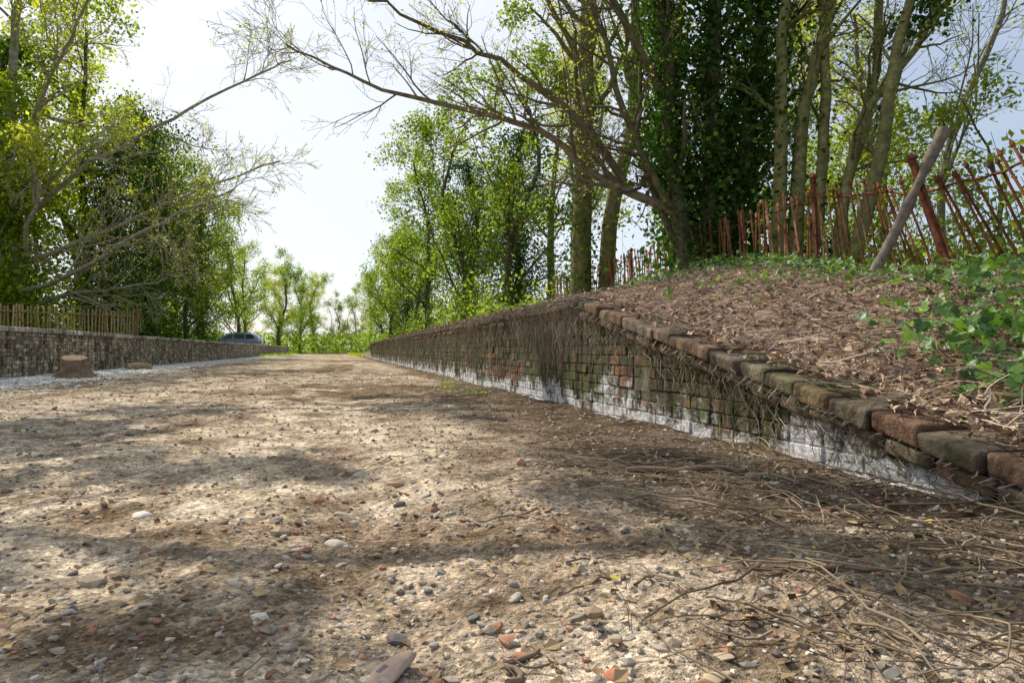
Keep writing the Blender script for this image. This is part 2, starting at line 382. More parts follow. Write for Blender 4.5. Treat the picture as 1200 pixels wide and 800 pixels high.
g = Geo()
X, Y = roadpts(3600, .7, 12); k = rng.random(len(X)) < .12 + .85 * sst(-.3, 1.6, X); X = X[k]; Y = Y[k]
leaves(g, np.stack([X, Y, zt(X, Y) + .008], 1), .025, (.12, .08, .05), (.44, .31, .16), 0, .4, 3)
n = 22; X, Y = roadpts(n, 1.2, 6); leaves(g, np.stack([X, Y, zt(X, Y) + .01], 1), .026, (.3, .33, .06), (.55, .42, .08), 0, .4, 3)
n = 12000; Y = np.exp(rng.uniform(math.log(1.4), math.log(24), n)); X = 2.0 + 4.6 * rng.beta(.9, 1.3, n)
leaves(g, np.stack([X, Y, np.maximum(zt(np.maximum(X, 2.4), Y), edge(Y)) + rng.uniform(.008, .045, n)], 1), .04, (.17, .105, .07), (.6, .43, .28), 0, .42, 1.4, fold=.25)
g.build('leaf_litter', [M_dry])

g = Geo(); n = 13000
Y = np.exp(rng.uniform(math.log(1.5), math.log(30), n)); X = 2.06 + 4.75 * rng.beta(.95, 1.5, n)
P, c = twigs(g, X, Y, np.maximum(zt(np.maximum(X, 2.4), Y), edge(Y)) + rng.uniform(.0, .05, n), .05 + .3 * rng.beta(1, 2, n), None, (.17, .115, .08), (.7, .55, .42), 5, .45, 3, .22)
zz = np.maximum(zt(np.maximum(P[..., 0], 2.4), P[..., 1]), edge(P[..., 1])); P[..., 2] = np.where(P[..., 0] > 1.95, np.maximum(P[..., 2], zz + .005), P[..., 2])
tubes(g, P, (rng.uniform(.0012, .004, n) * (1 + .04 * Y))[:, None] * np.linspace(1, .5, 5)[None], 3, c)
g.build('dead_twig_litter', [M_dry])

g = Geo(); n = 1900
Y = np.concatenate([5.0 + np.abs(rng.normal(0, 1, 160)) , np.exp(rng.uniform(math.log(5.3), math.log(36), n - 360)), rng.uniform(1.5, 5.3, 200)])
m = 8; s = np.linspace(0, 1, m)
Lh = rng.uniform(.1, .75, n) * (.4 + .75 * vn(Y * 1.3, Y * 0, 5)); Lh = np.where(Y < 5.3, Lh * .7, Lh); Lh = np.minimum(Lh, edge(Y) - .05)
P = np.zeros((n, m, 3)); P[..., 1] = Y[:, None] + np.cumsum(rng.normal(0, .024, (n, m)), 1)
P[..., 2] = (edge(Y) + .02)[:, None] - Lh[:, None] * s
P[..., 0] = (WX - .045 + np.where(s < .2, -.03, .02)[None] + rng.normal(0, .012, (n, m)))
low = Y < 5.3
P[:, 0, 0] = np.where(low, WX - .03, WX + .02); P[:, 1, 0] = WX - .075
P[low, :, 2] -= .08
c = lerp((.14, .11, .08), (.42, .34, .25), rng.uniform(0, 1, n))
tubes(g, P, rng.uniform(.001, .0032, n)[:, None] * (1 + .04 * Y)[:, None] * np.linspace(1, .5, m)[None], 3, c)
g.build('dead_ivy_stems', [M_dry])

def ivyleaves(g, pos, size, mat=0):
    Nn = len(pos); size = size * rng.uniform(.6, 1.25, Nn)
    n = nrm(rng.normal(size=(Nn, 3)) * .6 + np.array([-.35, -.3, .8])); a = nrm(np.cross(n, rng.normal(size=(Nn, 3)))); b = np.cross(n, a)
    prof = [(0, 0, 0), (-.12, .28, .04), (.12, .5, .02), (.3, .3, .05), (.62, .34, .0), (.58, .13, .04), (1, 0, -.05), (.58, -.13, .04), (.62, -.34, 0), (.3, -.3, .05), (.12, -.5, .02), (-.12, -.28, .04)]
    V = np.stack([pos + (a * p + b * q + n * r) * size[:, None] for p, q, r in prof], 1)
    C = lerp((.035, .09, .02), (.2, .34, .06), rng.uniform(0, 1, Nn) ** 1.5)
    g.add(V, np.arange(Nn * 12).reshape(Nn, 12), np.repeat(C, 12, 0), mat)
g = Geo()
pts = []
for cx, cy, rx, ry, n, h in [(3.1, 2.5, .42, .38, 400, .18), (3.8, 3.2, .5, .4, 200, .2), (2.6, 1.9, .28, .3, 130, .08), (5.2, 4.6, .7, .5, 220, .12), (5.9, 8.8, .5, 1.8, 800, .18), (5.6, 6.6, .5, .8, 260, .14), (5.5, 11, .7, 1.5, 300, .12), (4.3, 6.5, .7, .6, 60, .05), (3.6, 5, 1, 1.2, 40, .05), (4.8, 5.6, .6, .8, 90, .08), (4.6, 9, .6, 1.5, 120, .06)]:
    x = rng.normal(cx, rx * .6, n); y = rng.normal(cy, ry * .6, n); z = zt(np.maximum(x, 2.3), y) + .03 + rng.uniform(0, h, n)
    pts.append(np.stack([x, y, z], 1))
P = np.concatenate(pts); ivyleaves(g, P, .066)
n = 160; X = rng.normal(3.5, .6, n); Y = rng.normal(3.0, .5, n)
Pt, c = twigs(g, X, Y, zt(np.maximum(X, 2.3), Y) + .03, rng.uniform(.2, .6, n), None, (.1, .07, .05), (.22, .16, .1), 6, .3, 3, .25)
tubes(g, Pt, np.full((n, 6), .002), 3, c, 1)
g.build('ivy_patch', [M_ivyg, M_dry])
g = Geo()
for cx, cy, n in [(1.35, 8.5, 90), (1.5, 7.5, 60), (1.6, 10, 60)]:
    x = rng.normal(cx, .07, n); y = rng.normal(cy, .15, n); leaves(g, np.stack([x, y, zt(x, y) + .01 + rng.uniform(0, .03, n)], 1), .03, (.12, .2, .04), (.25, .34, .08), 0, .25, 1)
g.build('weeds', [M_leaf])

# ------------------------------------------------------------ fences
def poly(pts, s):
    pts = np.array(pts, float); L = np.concatenate([[0], np.cumsum(np.linalg.norm(np.diff(pts, axis=0), axis=1))])
    return np.stack([np.interp(s, L, pts[:, i]) for i in range(pts.shape[1])], -1), L[-1]
def pale(g, b, t, w, th, col, mat=0, spear=True):
    b = np.array(b, float); t = np.array(t, float); d = (t - b); L = np.linalg.norm(d); d /= L
    al = np.array([0, 1., 0]); u = nrm(np.cross(d, al)); vdir = np.cross(u, d)
    def ring(p, s): return [p + u * th * s + vdir * w * s, p - u * th * s + vdir * w * s, p - u * th * s - vdir * w * s, p + u * th * s - vdir * w * s]
    segs = [(b, 1), (t - d * .09, 1), (t - d * .07, 1.9), (t - d * .045, 1.5), (t, .15)] if spear else [(b, 1), (t, 1)]
    V = np.concatenate([ring(p, s) for p, s in segs]); F = []
    for i in range(len(segs) - 1):
        for k in range(4): F.append([i * 4 + k, i * 4 + (k + 1) % 4, i * 4 + 4 + (k + 1) % 4, i * 4 + 4 + k])
    F.append([len(V) - 4 + k for k in range(4)])
    g.add(V, F, col, mat)
rust = [(.2, .078, .038), (.26, .115, .055), (.14, .065, .04), (.3, .16, .085)]
root = bpy.data.objects.new('rusty_iron_railing_fence', None); scene.collection.objects.link(root)
line = [(7.1, 22, 0), (6.8, 15, 0), (6.5, 8.1, 0), (6.15, 5.3, 0), (5.95, 3.4, 0)]
_, LT = poly(line, np.array([0.]))
g = Geo(); s = 0
while s < LT:
    p, _ = poly(line, np.array([s])); p = p[0]; p[2] = float(zt(p[0], p[1])); far = p[1] > 8.15
    if rng.random() < .05: s += .12; continue
    h = (1.14 if far else 1.22) * rng.uniform(.93, 1.03)
    if far:
        ly = rng.normal(.04, .09); lx = rng.normal(-.05, .06)
    else:
        q = sst(8.1, 4.5, p[1]); ly = .2 + .34 * q + rng.normal(0, .04); lx = -.18 * q + rng.normal(0, .03)
    t = p + np.array([lx, ly, h]); p[2] -= .1
    c = np.array(rust[rng.integers(4)]) * rng.uniform(.8, 1.3) * (1.3 if far else .75)
    pale(g, p, t, .016 if far else .011, .007, c); s += .105 if far else .125
g.build('pales', [M_rust], root)
g = Geo()
for zf, s0, s1 in [(.12, 0, LT), (.93, 0, 14.0), (1.03, 14.1, LT)]:
    ss = np.linspace(s0, s1, 40); P, _ = poly(line, ss); P[:, 2] = zt(P[:, 0], P[:, 1]) + zf
    q = sst(8.1, 4.5, P[:, 1]) * (P[:, 1] < 8.2); P[:, 1] += (.17 + .3 * q) * zf / 1.3 * (P[:, 1] < 8.2); P[:, 0] += -.18 * q * zf / 1.3 + .012
    tubes(g, P, np.full(40, .014), 4, (.18, .075, .04))
g.build('rails', [M_rust], root)
g = Geo()
for (x, y), (dx, dy), h in [((6.5, 8.15), (-.05, .03), 1.34), ((5.9, 5.35), (-.15, .46), 1.38), ((6.8, 15), (0, .05), 1.2), ((6.65, 11.5), (-.1, .1), 1.2)]:
    z = float(zt(x, y)); pale(g, (x, y, z - .2), (x + dx, y + dy, z + h), .03, .022, (.17, .065, .038), 0)
pale(g, (6.5, 8.2, 1.5), (6.15, 8.6, 2.4), .016, .01, (.2, .085, .05), 0, False)
g.build('posts', [M_rust], root)
g = Geo(); s = np.linspace(0, 1, 12)[:, None]
P = np.array([5.2, 5.88, 1.05]) * (1 - s) + np.array([6.0, 5.6, 2.74]) * s + np.stack([np.sin(s[:, 0] * 5) * .02, 0 * s[:, 0], 0 * s[:, 0]], 1)
tubes(g, P, .055 + .016 * rng.uniform(-1, 1, 12), 9, (.22, .18, .14), cap=True)
g.build('leaning_wooden_post', [M_wood])

root = bpy.data.objects.new('weathered_paling_fence', None); scene.collection.objects.link(root)
g = Geo(); A = np.array([-14.5, 23.2]); B = np.array([-7.75, 30.0]); L = np.linalg.norm(B - A)
for s in np.arange(0, L, .12):
    p = A + (B - A) * s / L; z = float(zt(*p)); h = 1.2 * rng.uniform(.95, 1.03)
    pale(g, (p[0], p[1], z - .1), (p[0] + rng.normal(.0, .03), p[1] + rng.normal(0, .03), z + h), .05, .012, np.array((.8, .58, .32)) * rng.uniform(.7, 1.15), 0, False)
g.build('pales', [M_wood], root); g = Geo()
for zf in (.25, .95):
    tubes(g, np.array([[*(A + (B - A) * t + np.array([.03, -.03])), float(zt(*(A + (B - A) * t))) + zf] for t in np.linspace(0, 1, 8)]), np.full(8, .028), 4, (.5, .34, .19))
z = float(zt(*B)); pale(g, (B[0], B[1], z - .1), (B[0] + .05, B[1], z + 1.25), .07, .07, (.34, .2, .11), 0, False)
g.build('rails_and_post', [M_wood], root)

# ------------------------------------------------------------ stump, log
g = Geo(); k = 26; a = np.arange(k) * 2 * math.pi / k
rr = .21 * (1 + .07 * np.sin(a * 5) + .04 * np.sin(a * 9 + 1)); cx, cy = -4.62, 14.0
rings = []
for z, sc in [(-.05, 1.75), (.05, 1.35), (.13, 1.12), (.25, 1.02), (.36, 1.0)]:
    r2 = rr * sc * (1 + .03 * rng.normal(size=k)) + (sc > 1.2) * .06 * np.cos(a * 5)
    zz = z + (z > .3) * (.05 * np.cos(a - 1.9))
    rings.append(np.stack([cx + r2 * np.cos(a), cy + r2 * np.sin(a), zz * np.ones(k)], 1))
V = np.concatenate(rings); F = []
for i in range(4):
    for j in range(k): F.append([i * k + j, i * k + (j + 1) % k, (i + 1) * k + (j + 1) % k, (i + 1) * k + j])
g.add(V, F, (.26, .19, .12), 0, True)
ctr = rings[-1].mean(0); prev = rings[-1] + [0, 0, .002]; cw = [(.3, .21, .13), (.62, .46, .28), (.54, .39, .23), (.64, .48, .29), (.5, .35, .2)]
for i, sc in enumerate([.93, .7, .45, .2]):
    cur = ctr + (rings[-1] - ctr) * sc + [0, 0, .004 + .004 * i]
    g.add(np.concatenate([prev, cur]), [[j, (j + 1) % k, k + (j + 1) % k, k + j] for j in range(k)], cw[i], 0); prev = cur
g.add(prev, [list(range(k))], cw[4], 0)
g.build('tree_stump', [M_wood])
g = Geo(); tubes(g, np.array([[-5.1, 19.0, .08], [-4.9, 19.2, .09], [-4.6, 19.3, .08]]), np.array([.08, .09, .07]), 12, (.4, .3, .19), cap=True); g.build('cut_log', [M_wood])

# ------------------------------------------------------------ car
def car(name, loc, rot, paint):
    root = bpy.data.objects.new(name, None); scene.collection.objects.link(root); root.location = loc; root.rotation_euler = (0, 0, rot)
    def loft(g, prof, ws, col, mat):
        n = len(prof); V = [];
        for sgn in (1, -1):
            V += [(x, sgn * w, z) for (x, z), w in zip(prof, ws)]
        F = [[i, (i + 1) % n, n + (i + 1) % n, n + i] for i in range(n)]
        g.add(V, F, col, mat); g.add(V, [list(range(n))[::-1]], col, mat); g.add(V, [list(range(n, 2 * n))], col, mat)
    g = Geo()
    prof = [(-2.1, .3), (-2.16, .5), (-2.13, .78), (-2.0, .93), (-1.0, .97), (.9, .95), (1.5, .87), (1.95, .74), (2.13, .55), (2.12, .3), (1.75, .24), (-1.75, .24)]
    loft(g, prof, [.78, .84, .85, .82, .84, .84, .8, .74, .74, .78, .8, .8], paint, 0)
    o = g.build('body', [M_paint], root); b = o.modifiers.new('b', 'BEVEL'); b.width = .04; b.segments = 3
    g = Geo(); cab = [(-1.98, .93), (-1.7, 1.32), (-1.3, 1.45), (-.2, 1.48), (.35, 1.4), (1.1, .93)]
    loft(g, cab, [.8, .66, .62, .62, .62, .8], paint, 0)
    o = g.build('cabin', [M_paint], root); b = o.modifiers.new('b', 'BEVEL'); b.width = .03; b.segments = 2
    g = Geo()
    for sg in (1, -1):
        for q in ([(-1.75, .99), (-1.5, 1.33), (-1.0, 1.38), (-1.0, .99)], [(-.93, .99), (-.93, 1.39), (-.1, 1.4), (-.1, .99)], [(-.03, .99), (-.03, 1.4), (.3, 1.34), (.86, .99)]):
            V = [(x, sg * (.8 - (z - .93) * .34 + .012), z) for x, z in q]; g.add(V, [[0, 1, 2, 3]], (.03, .035, .04), 0)
    g.add([(1.07, .72, .995), (1.07, -.72, .995), (.43, -.58, 1.39), (.43, .58, 1.39)], [[0, 1, 2, 3]], (.03, .035, .04))
    g.add([(-1.99, .7, .99), (-1.99, -.7, .99), (-1.75, -.58, 1.31), (-1.75, .58, 1.31)], [[0, 1, 2, 3]], (.03, .035, .04))
    g.build('windows', [M_glass], root); g = Geo()
    for x in (-1.3, 1.32):
        for y in (-.8, .8):
            s = 1 if y > 0 else -1
            tubes(g, np.array([[x, y - s * .1, .31], [x, y + s * .06, .31]]), np.array([.31, .31]), 20, (.02, .02, .02), cap=True)
            tubes(g, np.array([[x, y, .31], [x, y + s * .07, .31]]), np.array([.2, .19]), 14, (.5, .5, .5), cap=True)
    g.build('wheels', [M_rubber], root); g = Geo()
    for y in (-.6, .6):
        box(g, 1.98, 2.1, y - .14, y + .14, .58, .72, (.8, .8, .8)); box(g, -2.17, -2.05, y - .12, y + .12, .62, .86, (.4, .02, .02))
    g.build('lights', [M_glass], root)
z = .4
car('parked_car', (-7.9, 58.5, z), math.radians(172), (.3, .38, .52))
car('parked_car.001', (-12.6, 64.0, z), math.radians(-12), (.4, .42, .45))

# ------------------------------------------------------------ trees
def grow(P, R, nch, length, ang, up, wob, rf, m, t0=.25, t1=1.):
    B, n, _ = P.shape; idx = np.repeat(np.arange(B), nch); K = len(idx)
    tt = rng.uniform(t0, t1, K); t = tt * (n - 1); i = np.clip(np.floor(t).astype(int), 0, n - 2); f = (t - i)[:, None]
    s = P[idx, i] * (1 - f) + P[idx, i + 1] * f; T = nrm(P[idx, i + 1] - P[idx, i]); rr = R[idx, i] * (1 - f[:, 0]) + R[idx, i + 1] * f[:, 0]
    perp = nrm(np.cross(T, rng.normal(size=(K, 3)))); a = (ang * rng.uniform(.6, 1.3, K))[:, None]
    d = np.cos(a) * T + np.sin(a) * perp; L = length * rng.uniform(.55, 1.25, K) * (1.15 - .55 * tt)
    dirs = d[:, None] + np.cumsum(rng.normal(0, wob, (K, m - 1, 3)), 1); dirs[..., 2] += up * np.linspace(.1, 1, m - 1)
    dirs = nrm(dirs); Pn = np.concatenate([s[:, None], s[:, None] + np.cumsum(dirs * (L / (m - 1))[:, None, None], 1)], 1)
    return Pn, (rr * rf)[:, None] * np.linspace(1, .3, m)[None]
def path(ctrl, n=14, wob=.04):
    ctrl = np.array(ctrl, float); t = np.linspace(0, len(ctrl) - 1, n); out = []
    for q in t:
        i = min(int(q), len(ctrl) - 2); f = q - i
        p0 = ctrl[max(i - 1, 0)]; p1 = ctrl[i]; p2 = ctrl[i + 1]; p3 = ctrl[min(i + 2, len(ctrl) - 1)]
        out.append(.5 * (2 * p1 + (p2 - p0) * f + (2 * p0 - 5 * p1 + 4 * p2 - p3) * f * f + (3 * p1 - p0 - 3 * p2 + p3) * f ** 3))
    return np.array(out) + rng.normal(0, wob, (n, 3)) * np.linspace(0, 1, n)[:, None]
BARK = (.15, .125, .085); MOSSB = (.2, .19, .08); PALEB = (.38, .34, .25)
def branchy(g, P, R, levels, leaf=None, bark=BARK, t0=.3, minr=.004, twbark=None):
    P = P[None] if P.ndim == 2 else P; R = R[None] if R.ndim == 1 else R
    for li, (nch, ln, ang, up, wob, rf, m) in enumerate(levels):
        P, R = grow(P, R, nch, ln, ang, up, wob, rf, m, t0 if li == 0 else .2)
        R = np.maximum(R, minr)
        tubes(g, P, R, [6, 4, 3, 3][min(li, 3)], lerp(bark, twbark or bark, np.full(len(P), li / len(levels))) * rng.uniform(.8, 1.25, (len(P), 1)), 0 if li == 0 else 3)
    if leaf:
        per, size, jit, cA, cB = leaf; B, m, _ = P.shape; i = np.repeat(np.arange(B), per); K = len(i)
        t = rng.uniform(.2, 1, K) * (m - 1); j = np.clip(t.astype(int), 0, m - 2); f = (t - j)[:, None]
        pos = P[i, j] * (1 - f) + P[i, j + 1] * f + rng.normal(0, jit, (K, 3))
        tint = np.repeat(rng.uniform(0, 1, B), per)
        leaves(g, pos, size, cA, cB, 1, tint=tint)
def ivy(g, P, R, n, spread, size=.09, t0=0., t1=1., cA=(.03, .07, .018), cB=(.09, .17, .035), mat=2):
    P = np.asarray(P); m = len(P); t = rng.uniform(t0, t1, n) * (m - 1); i = np.clip(t.astype(int), 0, m - 2); f = (t - i)[:, None]
    c = P[i] * (1 - f) + P[i + 1] * f; r = R[i]; a = rng.uniform(0, 6.28, n)
    lump = spread * (.25 + 1.5 * vn(t * 1.7, a * 1.3, rng.integers(99)) ** 1.6)
    rad = r + lump * np.abs(rng.normal(.6, .45, n)); pos = c + np.stack([np.cos(a) * rad, np.sin(a) * rad, rng.normal(0, .12, n)], 1)
    leaves(g, pos, size, cA, cB, mat, w=.45, upb=.2)
MT = [M_bark, M_leaf, M_ivy, M_twig]
def trunk(g, ctrl, r0, r1, col=BARK, n=14, wob=.05, k=10):
    P = path(ctrl, n, wob); R = np.linspace(r0, r1, n); R[0] *= 1.35; tubes(g, P, R, k, col, 0); return P, R

SPR = ((.16, .22, .04), (.33, .37, .075)); YEL = ((.26, .30, .045), (.46, .46, .09)); GRN = ((.085, .145, .03), (.26, .33, .065))
g = Geo()
P, R = trunk(g, [(6.25, 17.1, 1.2), (6.3, 17, 5), (6.5, 17, 9.5), (6.7, 16.8, 14)], .3, .12, MOSSB)
branchy(g, P, R, [(9, 4, .9, .5, .16, .45, 8), (5, 1.8, .8, .3, .2, .5, 6), (4, .9, .7, .1, .25, .5, 5)], (5, .08, .1, *SPR), MOSSB, .35)
ivy(g, P, R, 1200, .25, t0=.05, t1=.5)
P, R = trunk(g, [(6.9, 16.9, 1.2), (7.0, 16.8, 4), (7.5, 16.6, 6.2), (7.6, 16.5, 9), (7.2, 16, 13)], .24, .09, MOSSB)
branchy(g, P, R, [(8, 3.6, .9, .5, .16, .45, 8), (5, 1.7, .8, .3, .2, .5, 6), (4, .9, .7, .1, .25, .5, 5)], (5, .08, .1, *SPR), MOSSB, .35)
g.build('sycamore_tree', MT)
g = Geo()
stems = [([(6.6, 11.8, 1.4), (6.3, 11.8, 3.2), (6.0, 11.6, 5.2), (5.6, 11.2, 7.5), (5.2, 11, 10)], .2, 3600, .5),
         ([(6.8, 11.7, 1.4), (6.95, 11.7, 3.5), (6.9, 11.5, 6), (6.8, 11.2, 9), (6.9, 11, 12)], .22, 10500, .85),
         ([(7.1, 11.7, 1.4), (7.4, 11.5, 3.5), (7.7, 11.3, 6), (7.9, 11, 8.5), (8.2, 10.8, 11)], .19, 9000, .8),
         ([(7.0, 12.1, 1.4), (6.6, 12.4, 4), (6.3, 12.6, 7), (6.1, 12.8, 10)], .16, 5500, .75)]
for ct, r, n, sp in stems:
    P, R = trunk(g, ct, r, .06, BARK)
    branchy(g, P, R, [(7, 2.3, .95, .4, .2, .45, 7), (5, 1.0, .8, .2, .25, .5, 5), (3, .5, .7, 0, .25, .5, 4)], (3, .07, .08, *GRN), BARK, .3)
    ivy(g, P, R, n, sp, .1, t0=.1 if n > 4000 else .3)
limb = path([(6.7, 11.75, 2.0), (6.38, 11.78, 3.0), (5.44, 12.03, 3.5), (4.65, 12.23, 3.9), (3.86, 12.43, 4.64), (2.6, 12.75, 5.05), (1.19, 13.1, 5.37), (.09, 13.4, 5.86), (-1.02, 13.7, 6.35)], 30, .03)
R = np.linspace(.115, .016, 30); tubes(g, limb, R, 8, (.26, .22, .15))
branchy(g, limb, R, [(30, 2.1, .8, .35, .16, .45, 8), (7, .95, .7, .1, .2, .5, 6), (3, .45, .6, 0, .2, .6, 4)], (2, .045, .03, *YEL), (.21, .18, .12), .2, .003)
for ct in ([(6.3, 11.8, 3.0), (5.6, 11.7, 4.0), (5.0, 11.6, 5.2), (4.5, 11.4, 6.4), (3.6, 11.2, 6.9), (1.8, 11.0, 7.3)],
           [(5.9, 11.6, 5.2), (5.0, 11.2, 6.3), (3.9, 10.9, 7.4), (2.6, 10.6, 8.0), (.8, 10.2, 7.9)],
           [(5.44, 12.03, 3.5), (4.5, 12.3, 4.9), (3.2, 12.6, 5.9), (1.6, 12.8, 6.6), (.3, 13, 7.2)],
           [(6.6, 11.8, 1.8), (6.0, 12.0, 3.3), (5.7, 12.2, 4.6), (5.75, 12.2, 6.4), (5.3, 12, 8)]):
    P = path(ct, 18, .06); R = np.linspace(.085, .016, 18); tubes(g, P, R, 7, (.18, .16, .09))
    branchy(g, P, R, [(16, 1.6, .75, .25, .17, .5, 7), (6, .8, .7, .1, .2, .5, 5), (3, .4, .6, 0, .2, .6, 4)], (2, .05, .03, *YEL), (.18, .16, .11), .2, .003)
g.build('ivy_covered_tree', MT)
g = Geo()
for ct, r, nv in [([(7.5, 10.5, 1.4), (7.55, 10.4, 4), (7.65, 10.4, 6.5), (7.6, 10.3, 10)], .14, 700),
              ([(7.8, 10.4, 1.4), (7.9, 10.35, 4), (8.2, 10.2, 6), (8.6, 9.9, 8.5)], .15, 0),
              ([(8.0, 10.3, 1.4), (8.2, 10.2, 3.5), (8.3, 10.2, 6), (8.0, 10.3, 9)], .12, 300),
              ([(8.3, 10.1, 1.4), (8.6, 10, 3.5), (9.1, 9.9, 5.2), (9.2, 9.9, 8)], .11, 0)]:
    P, R = trunk(g, ct, r, .06, (.26, .24, .1)); 
    branchy(g, P, R, [(7, 2, .8, .4, .2, .42, 7), (5, .9, .8, .1, .25, .5, 5), (3, .5, .7, 0, .25, .5, 4)], (3, .06, .08, *SPR), MOSSB, .4)
    if nv: ivy(g, P, R, nv, .3)
g.build('hazel_tree', MT)
g = Geo()
for ct, r in [([(8.0, 9.4, 1.3), (8.25, 9.25, 2.6), (8.55, 9.1, 4), (8.7, 9.0, 5.4), (9.1, 8.8, 6.8), (9.3, 8.6, 8.5)], .13),
              ([(8.15, 9.5, 1.3), (8.1, 9.5, 3), (8.7, 9.6, 4.6), (9.6, 9.6, 5.6), (10.5, 9.5, 7)], .09)]:
    P, R = trunk(g, ct, r, .05, (.25, .23, .1)); branchy(g, P, R, [(8, 1.8, .85, .3, .2, .42, 7), (5, .9, .8, .1, .25, .5, 5), (3, .5, .7, 0, .25, .5, 4)], (2, .055, .06, *SPR), MOSSB, .3)
ivy(g, path([(8.9, 9.0, 5.6), (9.6, 8.7, 6.6), (10.0, 8.6, 7.4)], 6), np.full(6, .05), 1200, .5)
g.build('hawthorn_tree', MT)
YI = ((.12, .18, .022), (.37, .42, .055))
g = Geo()
P, R = trunk(g, [(-11.4, 28.6, .6), (-11.3, 28.7, 4), (-11.6, 28.5, 8), (-11.2, 28.3, 14)], .3, .1, PALEB)
branchy(g, P, R, [(13, 5, 1., .4, .15, .42, 9), (6, 2.2, .8, .2, .2, .5, 6), (4, 1., .7, .0, .25, .5, 4)], (18, .15, .2, *YEL), PALEB, .2, .007)
ivy(g, P, R, 9000, 1.2, .14, .08, .8, *YI, 1)
for ct in ([(-11.3, 28.7, 3.6), (-9.5, 27.8, 4.2), (-7, 27, 5.2), (-4.5, 26.2, 6.4), (-1.9, 25.2, 7.1)],
           [(-11.3, 28.5, 2.6), (-9, 26.5, 3.0), (-6.6, 24.4, 4.0), (-4.2, 22.2, 4.8), (-2.8, 21.2, 5.2)],
           [(-11.3, 28.7, 5), (-9, 27, 6.6), (-6.4, 26, 8.0), (-3.5, 25, 9.5), (-1.5, 24, 10.2)],
           [(-11.3, 28.7, 2.0), (-9.4, 28.6, 2.6), (-7.6, 28.2, 2.8), (-5.6, 28.0, 3.4)],
           [(-11.4, 28.7, 7), (-9.6, 26, 9), (-8, 24, 10.5), (-6.5, 22, 12)]):
    P = path(ct, 20, .08); R = np.linspace(.1, .022, 20); tubes(g, P, R, 7, PALEB)
    branchy(g, P, R, [(16, 2.6, .7, .2, .14, .5, 8), (7, 1.2, .7, .1, .2, .5, 5), (3, .6, .6, 0, .2, .6, 4)], (3, .07, .05, *YEL), PALEB, .15, .006)
g.build('spreading_oak_tree', MT)
# beech just outside the left of the view whose crown reaches over the near trackbed
g = Geo()
P, R = trunk(g, [(-7.6, 9.6, .6), (-7.5, 9.6, 4), (-7.2, 9.4, 8), (-7.4, 9.4, 13)], .28, .1, PALEB)
branchy(g, P, R, [(11, 4.2, 1., .3, .15, .42, 9), (4, 1.7, .8, .2, .2, .5, 6), (4, .7, .7, .0, .25, .5, 4)], (28, .13, .1, *YEL), PALEB, .38, .007)
for ct in ([(-7.4, 9.5, 5.6), (-5.8, 9.0, 6.9), (-3.8, 8.7, 7.8), (-2.2, 8.6, 8.2)],
           [(-7.4, 9.5, 5), (-6.0, 7.9, 6.2), (-4.4, 6.6, 7.0), (-3.0, 6.0, 7.3)],
           [(-7.4, 9.5, 6), (-6, 12, 7.5), (-4.6, 14, 8.6), (-3.4, 15.6, 9.5)]):
    P = path(ct, 20, .08); R = np.linspace(.1, .03, 20); tubes(g, P, R, 7, PALEB)
    branchy(g, P, R, [(8, 1.5, .8, .2, .14, .5, 8), (4, .7, .7, .1, .2, .5, 5), (3, .35, .6, 0, .2, .6, 4)], (28, .12, .08, *YEL), PALEB, .25, .006)
g.build('overhanging_beech_tree', MT)

def variant(h, r, leaf, iv=0, nl=14, bark=BARK, t0=.22, ang=.95, up=.45, sc=1., lev=(6, 5), lean=.6, ivs=.6, t1=.85, ic=None):
    g = Geo(); P, R = trunk(g, [(0, 0, -.3), (rng.normal(0, .15), rng.normal(0, .15), h * .3), (rng.normal(0, lean), rng.normal(0, lean), h * .65), (rng.normal(0, lean), rng.normal(0, lean), h)], r, r * .22, bark)
    branchy(g, P, R, [(nl, h * .34 * sc, ang, up, .15, .42, 9), (lev[0], h * .14 * sc, .8, .25, .2, .5, 6), (lev[1], h * .065 * sc, .7, .05, .25, .5, 4)], leaf, bark, t0, .006)
    if iv:
        if ic: ivy(g, P, R, iv, ivs, .13, .02, t1, *ic, 1)
        else: ivy(g, P, R, iv, ivs, .12, .02, t1)
    return g
VA = [variant(14, .26, (16, .17, .24, *YEL), 0, 14, lev=(5, 5)).mesh('beech_mesh', MT),
      variant(13, .24, (16, .17, .24, *SPR), 4500, 14, ic=YI, ivs=.9, lev=(5, 5)).mesh('ash_mesh', MT),
      variant(9.5, .17, (15, .15, .2, *GRN), 1000, 14, t0=.12, sc=1.15, up=.3).mesh('elder_mesh', MT),
      variant(12, .13, (2, .08, .1, *YEL), 0, 12, (.26, .24, .18), lev=(6, 4), up=.7, ang=.7).mesh('birch_mesh', MT),
      variant(11, .22, (5, .12, .15, *GRN), 15000, 13, ivs=1.7, t1=.97).mesh('ivy_mesh', MT),
      variant(13, .2, (3, .08, .1, *YEL), 1500, 16, PALEB, lev=(6, 5), up=.2, ang=1.15, ic=YI).mesh('oak_mesh', MT),
      variant(4, .06, (18, .1, .15, *SPR), 0, 10, t0=.05, sc=1.5, up=.4, lev=(4, 4)).mesh('sapling_mesh', MT)]
names = ['beech_tree', 'ash_tree', 'elder_tree', 'birch_tree', 'ivy_clad_tree', 'oak_tree', 'young_hazel_tree']
def put(i, x, y, s=1., rot=None):
    o = bpy.data.objects.new(names[i], VA[i]); scene.collection.objects.link(o)
    o.location = (x, y, float(zt(x, y)) - .1); o.rotation_euler = (0, 0, rng.uniform(0, 6.28) if rot is None else rot); o.scale = (s * rng.uniform(.92, 1.08), s * rng.uniform(.92, 1.08), s)
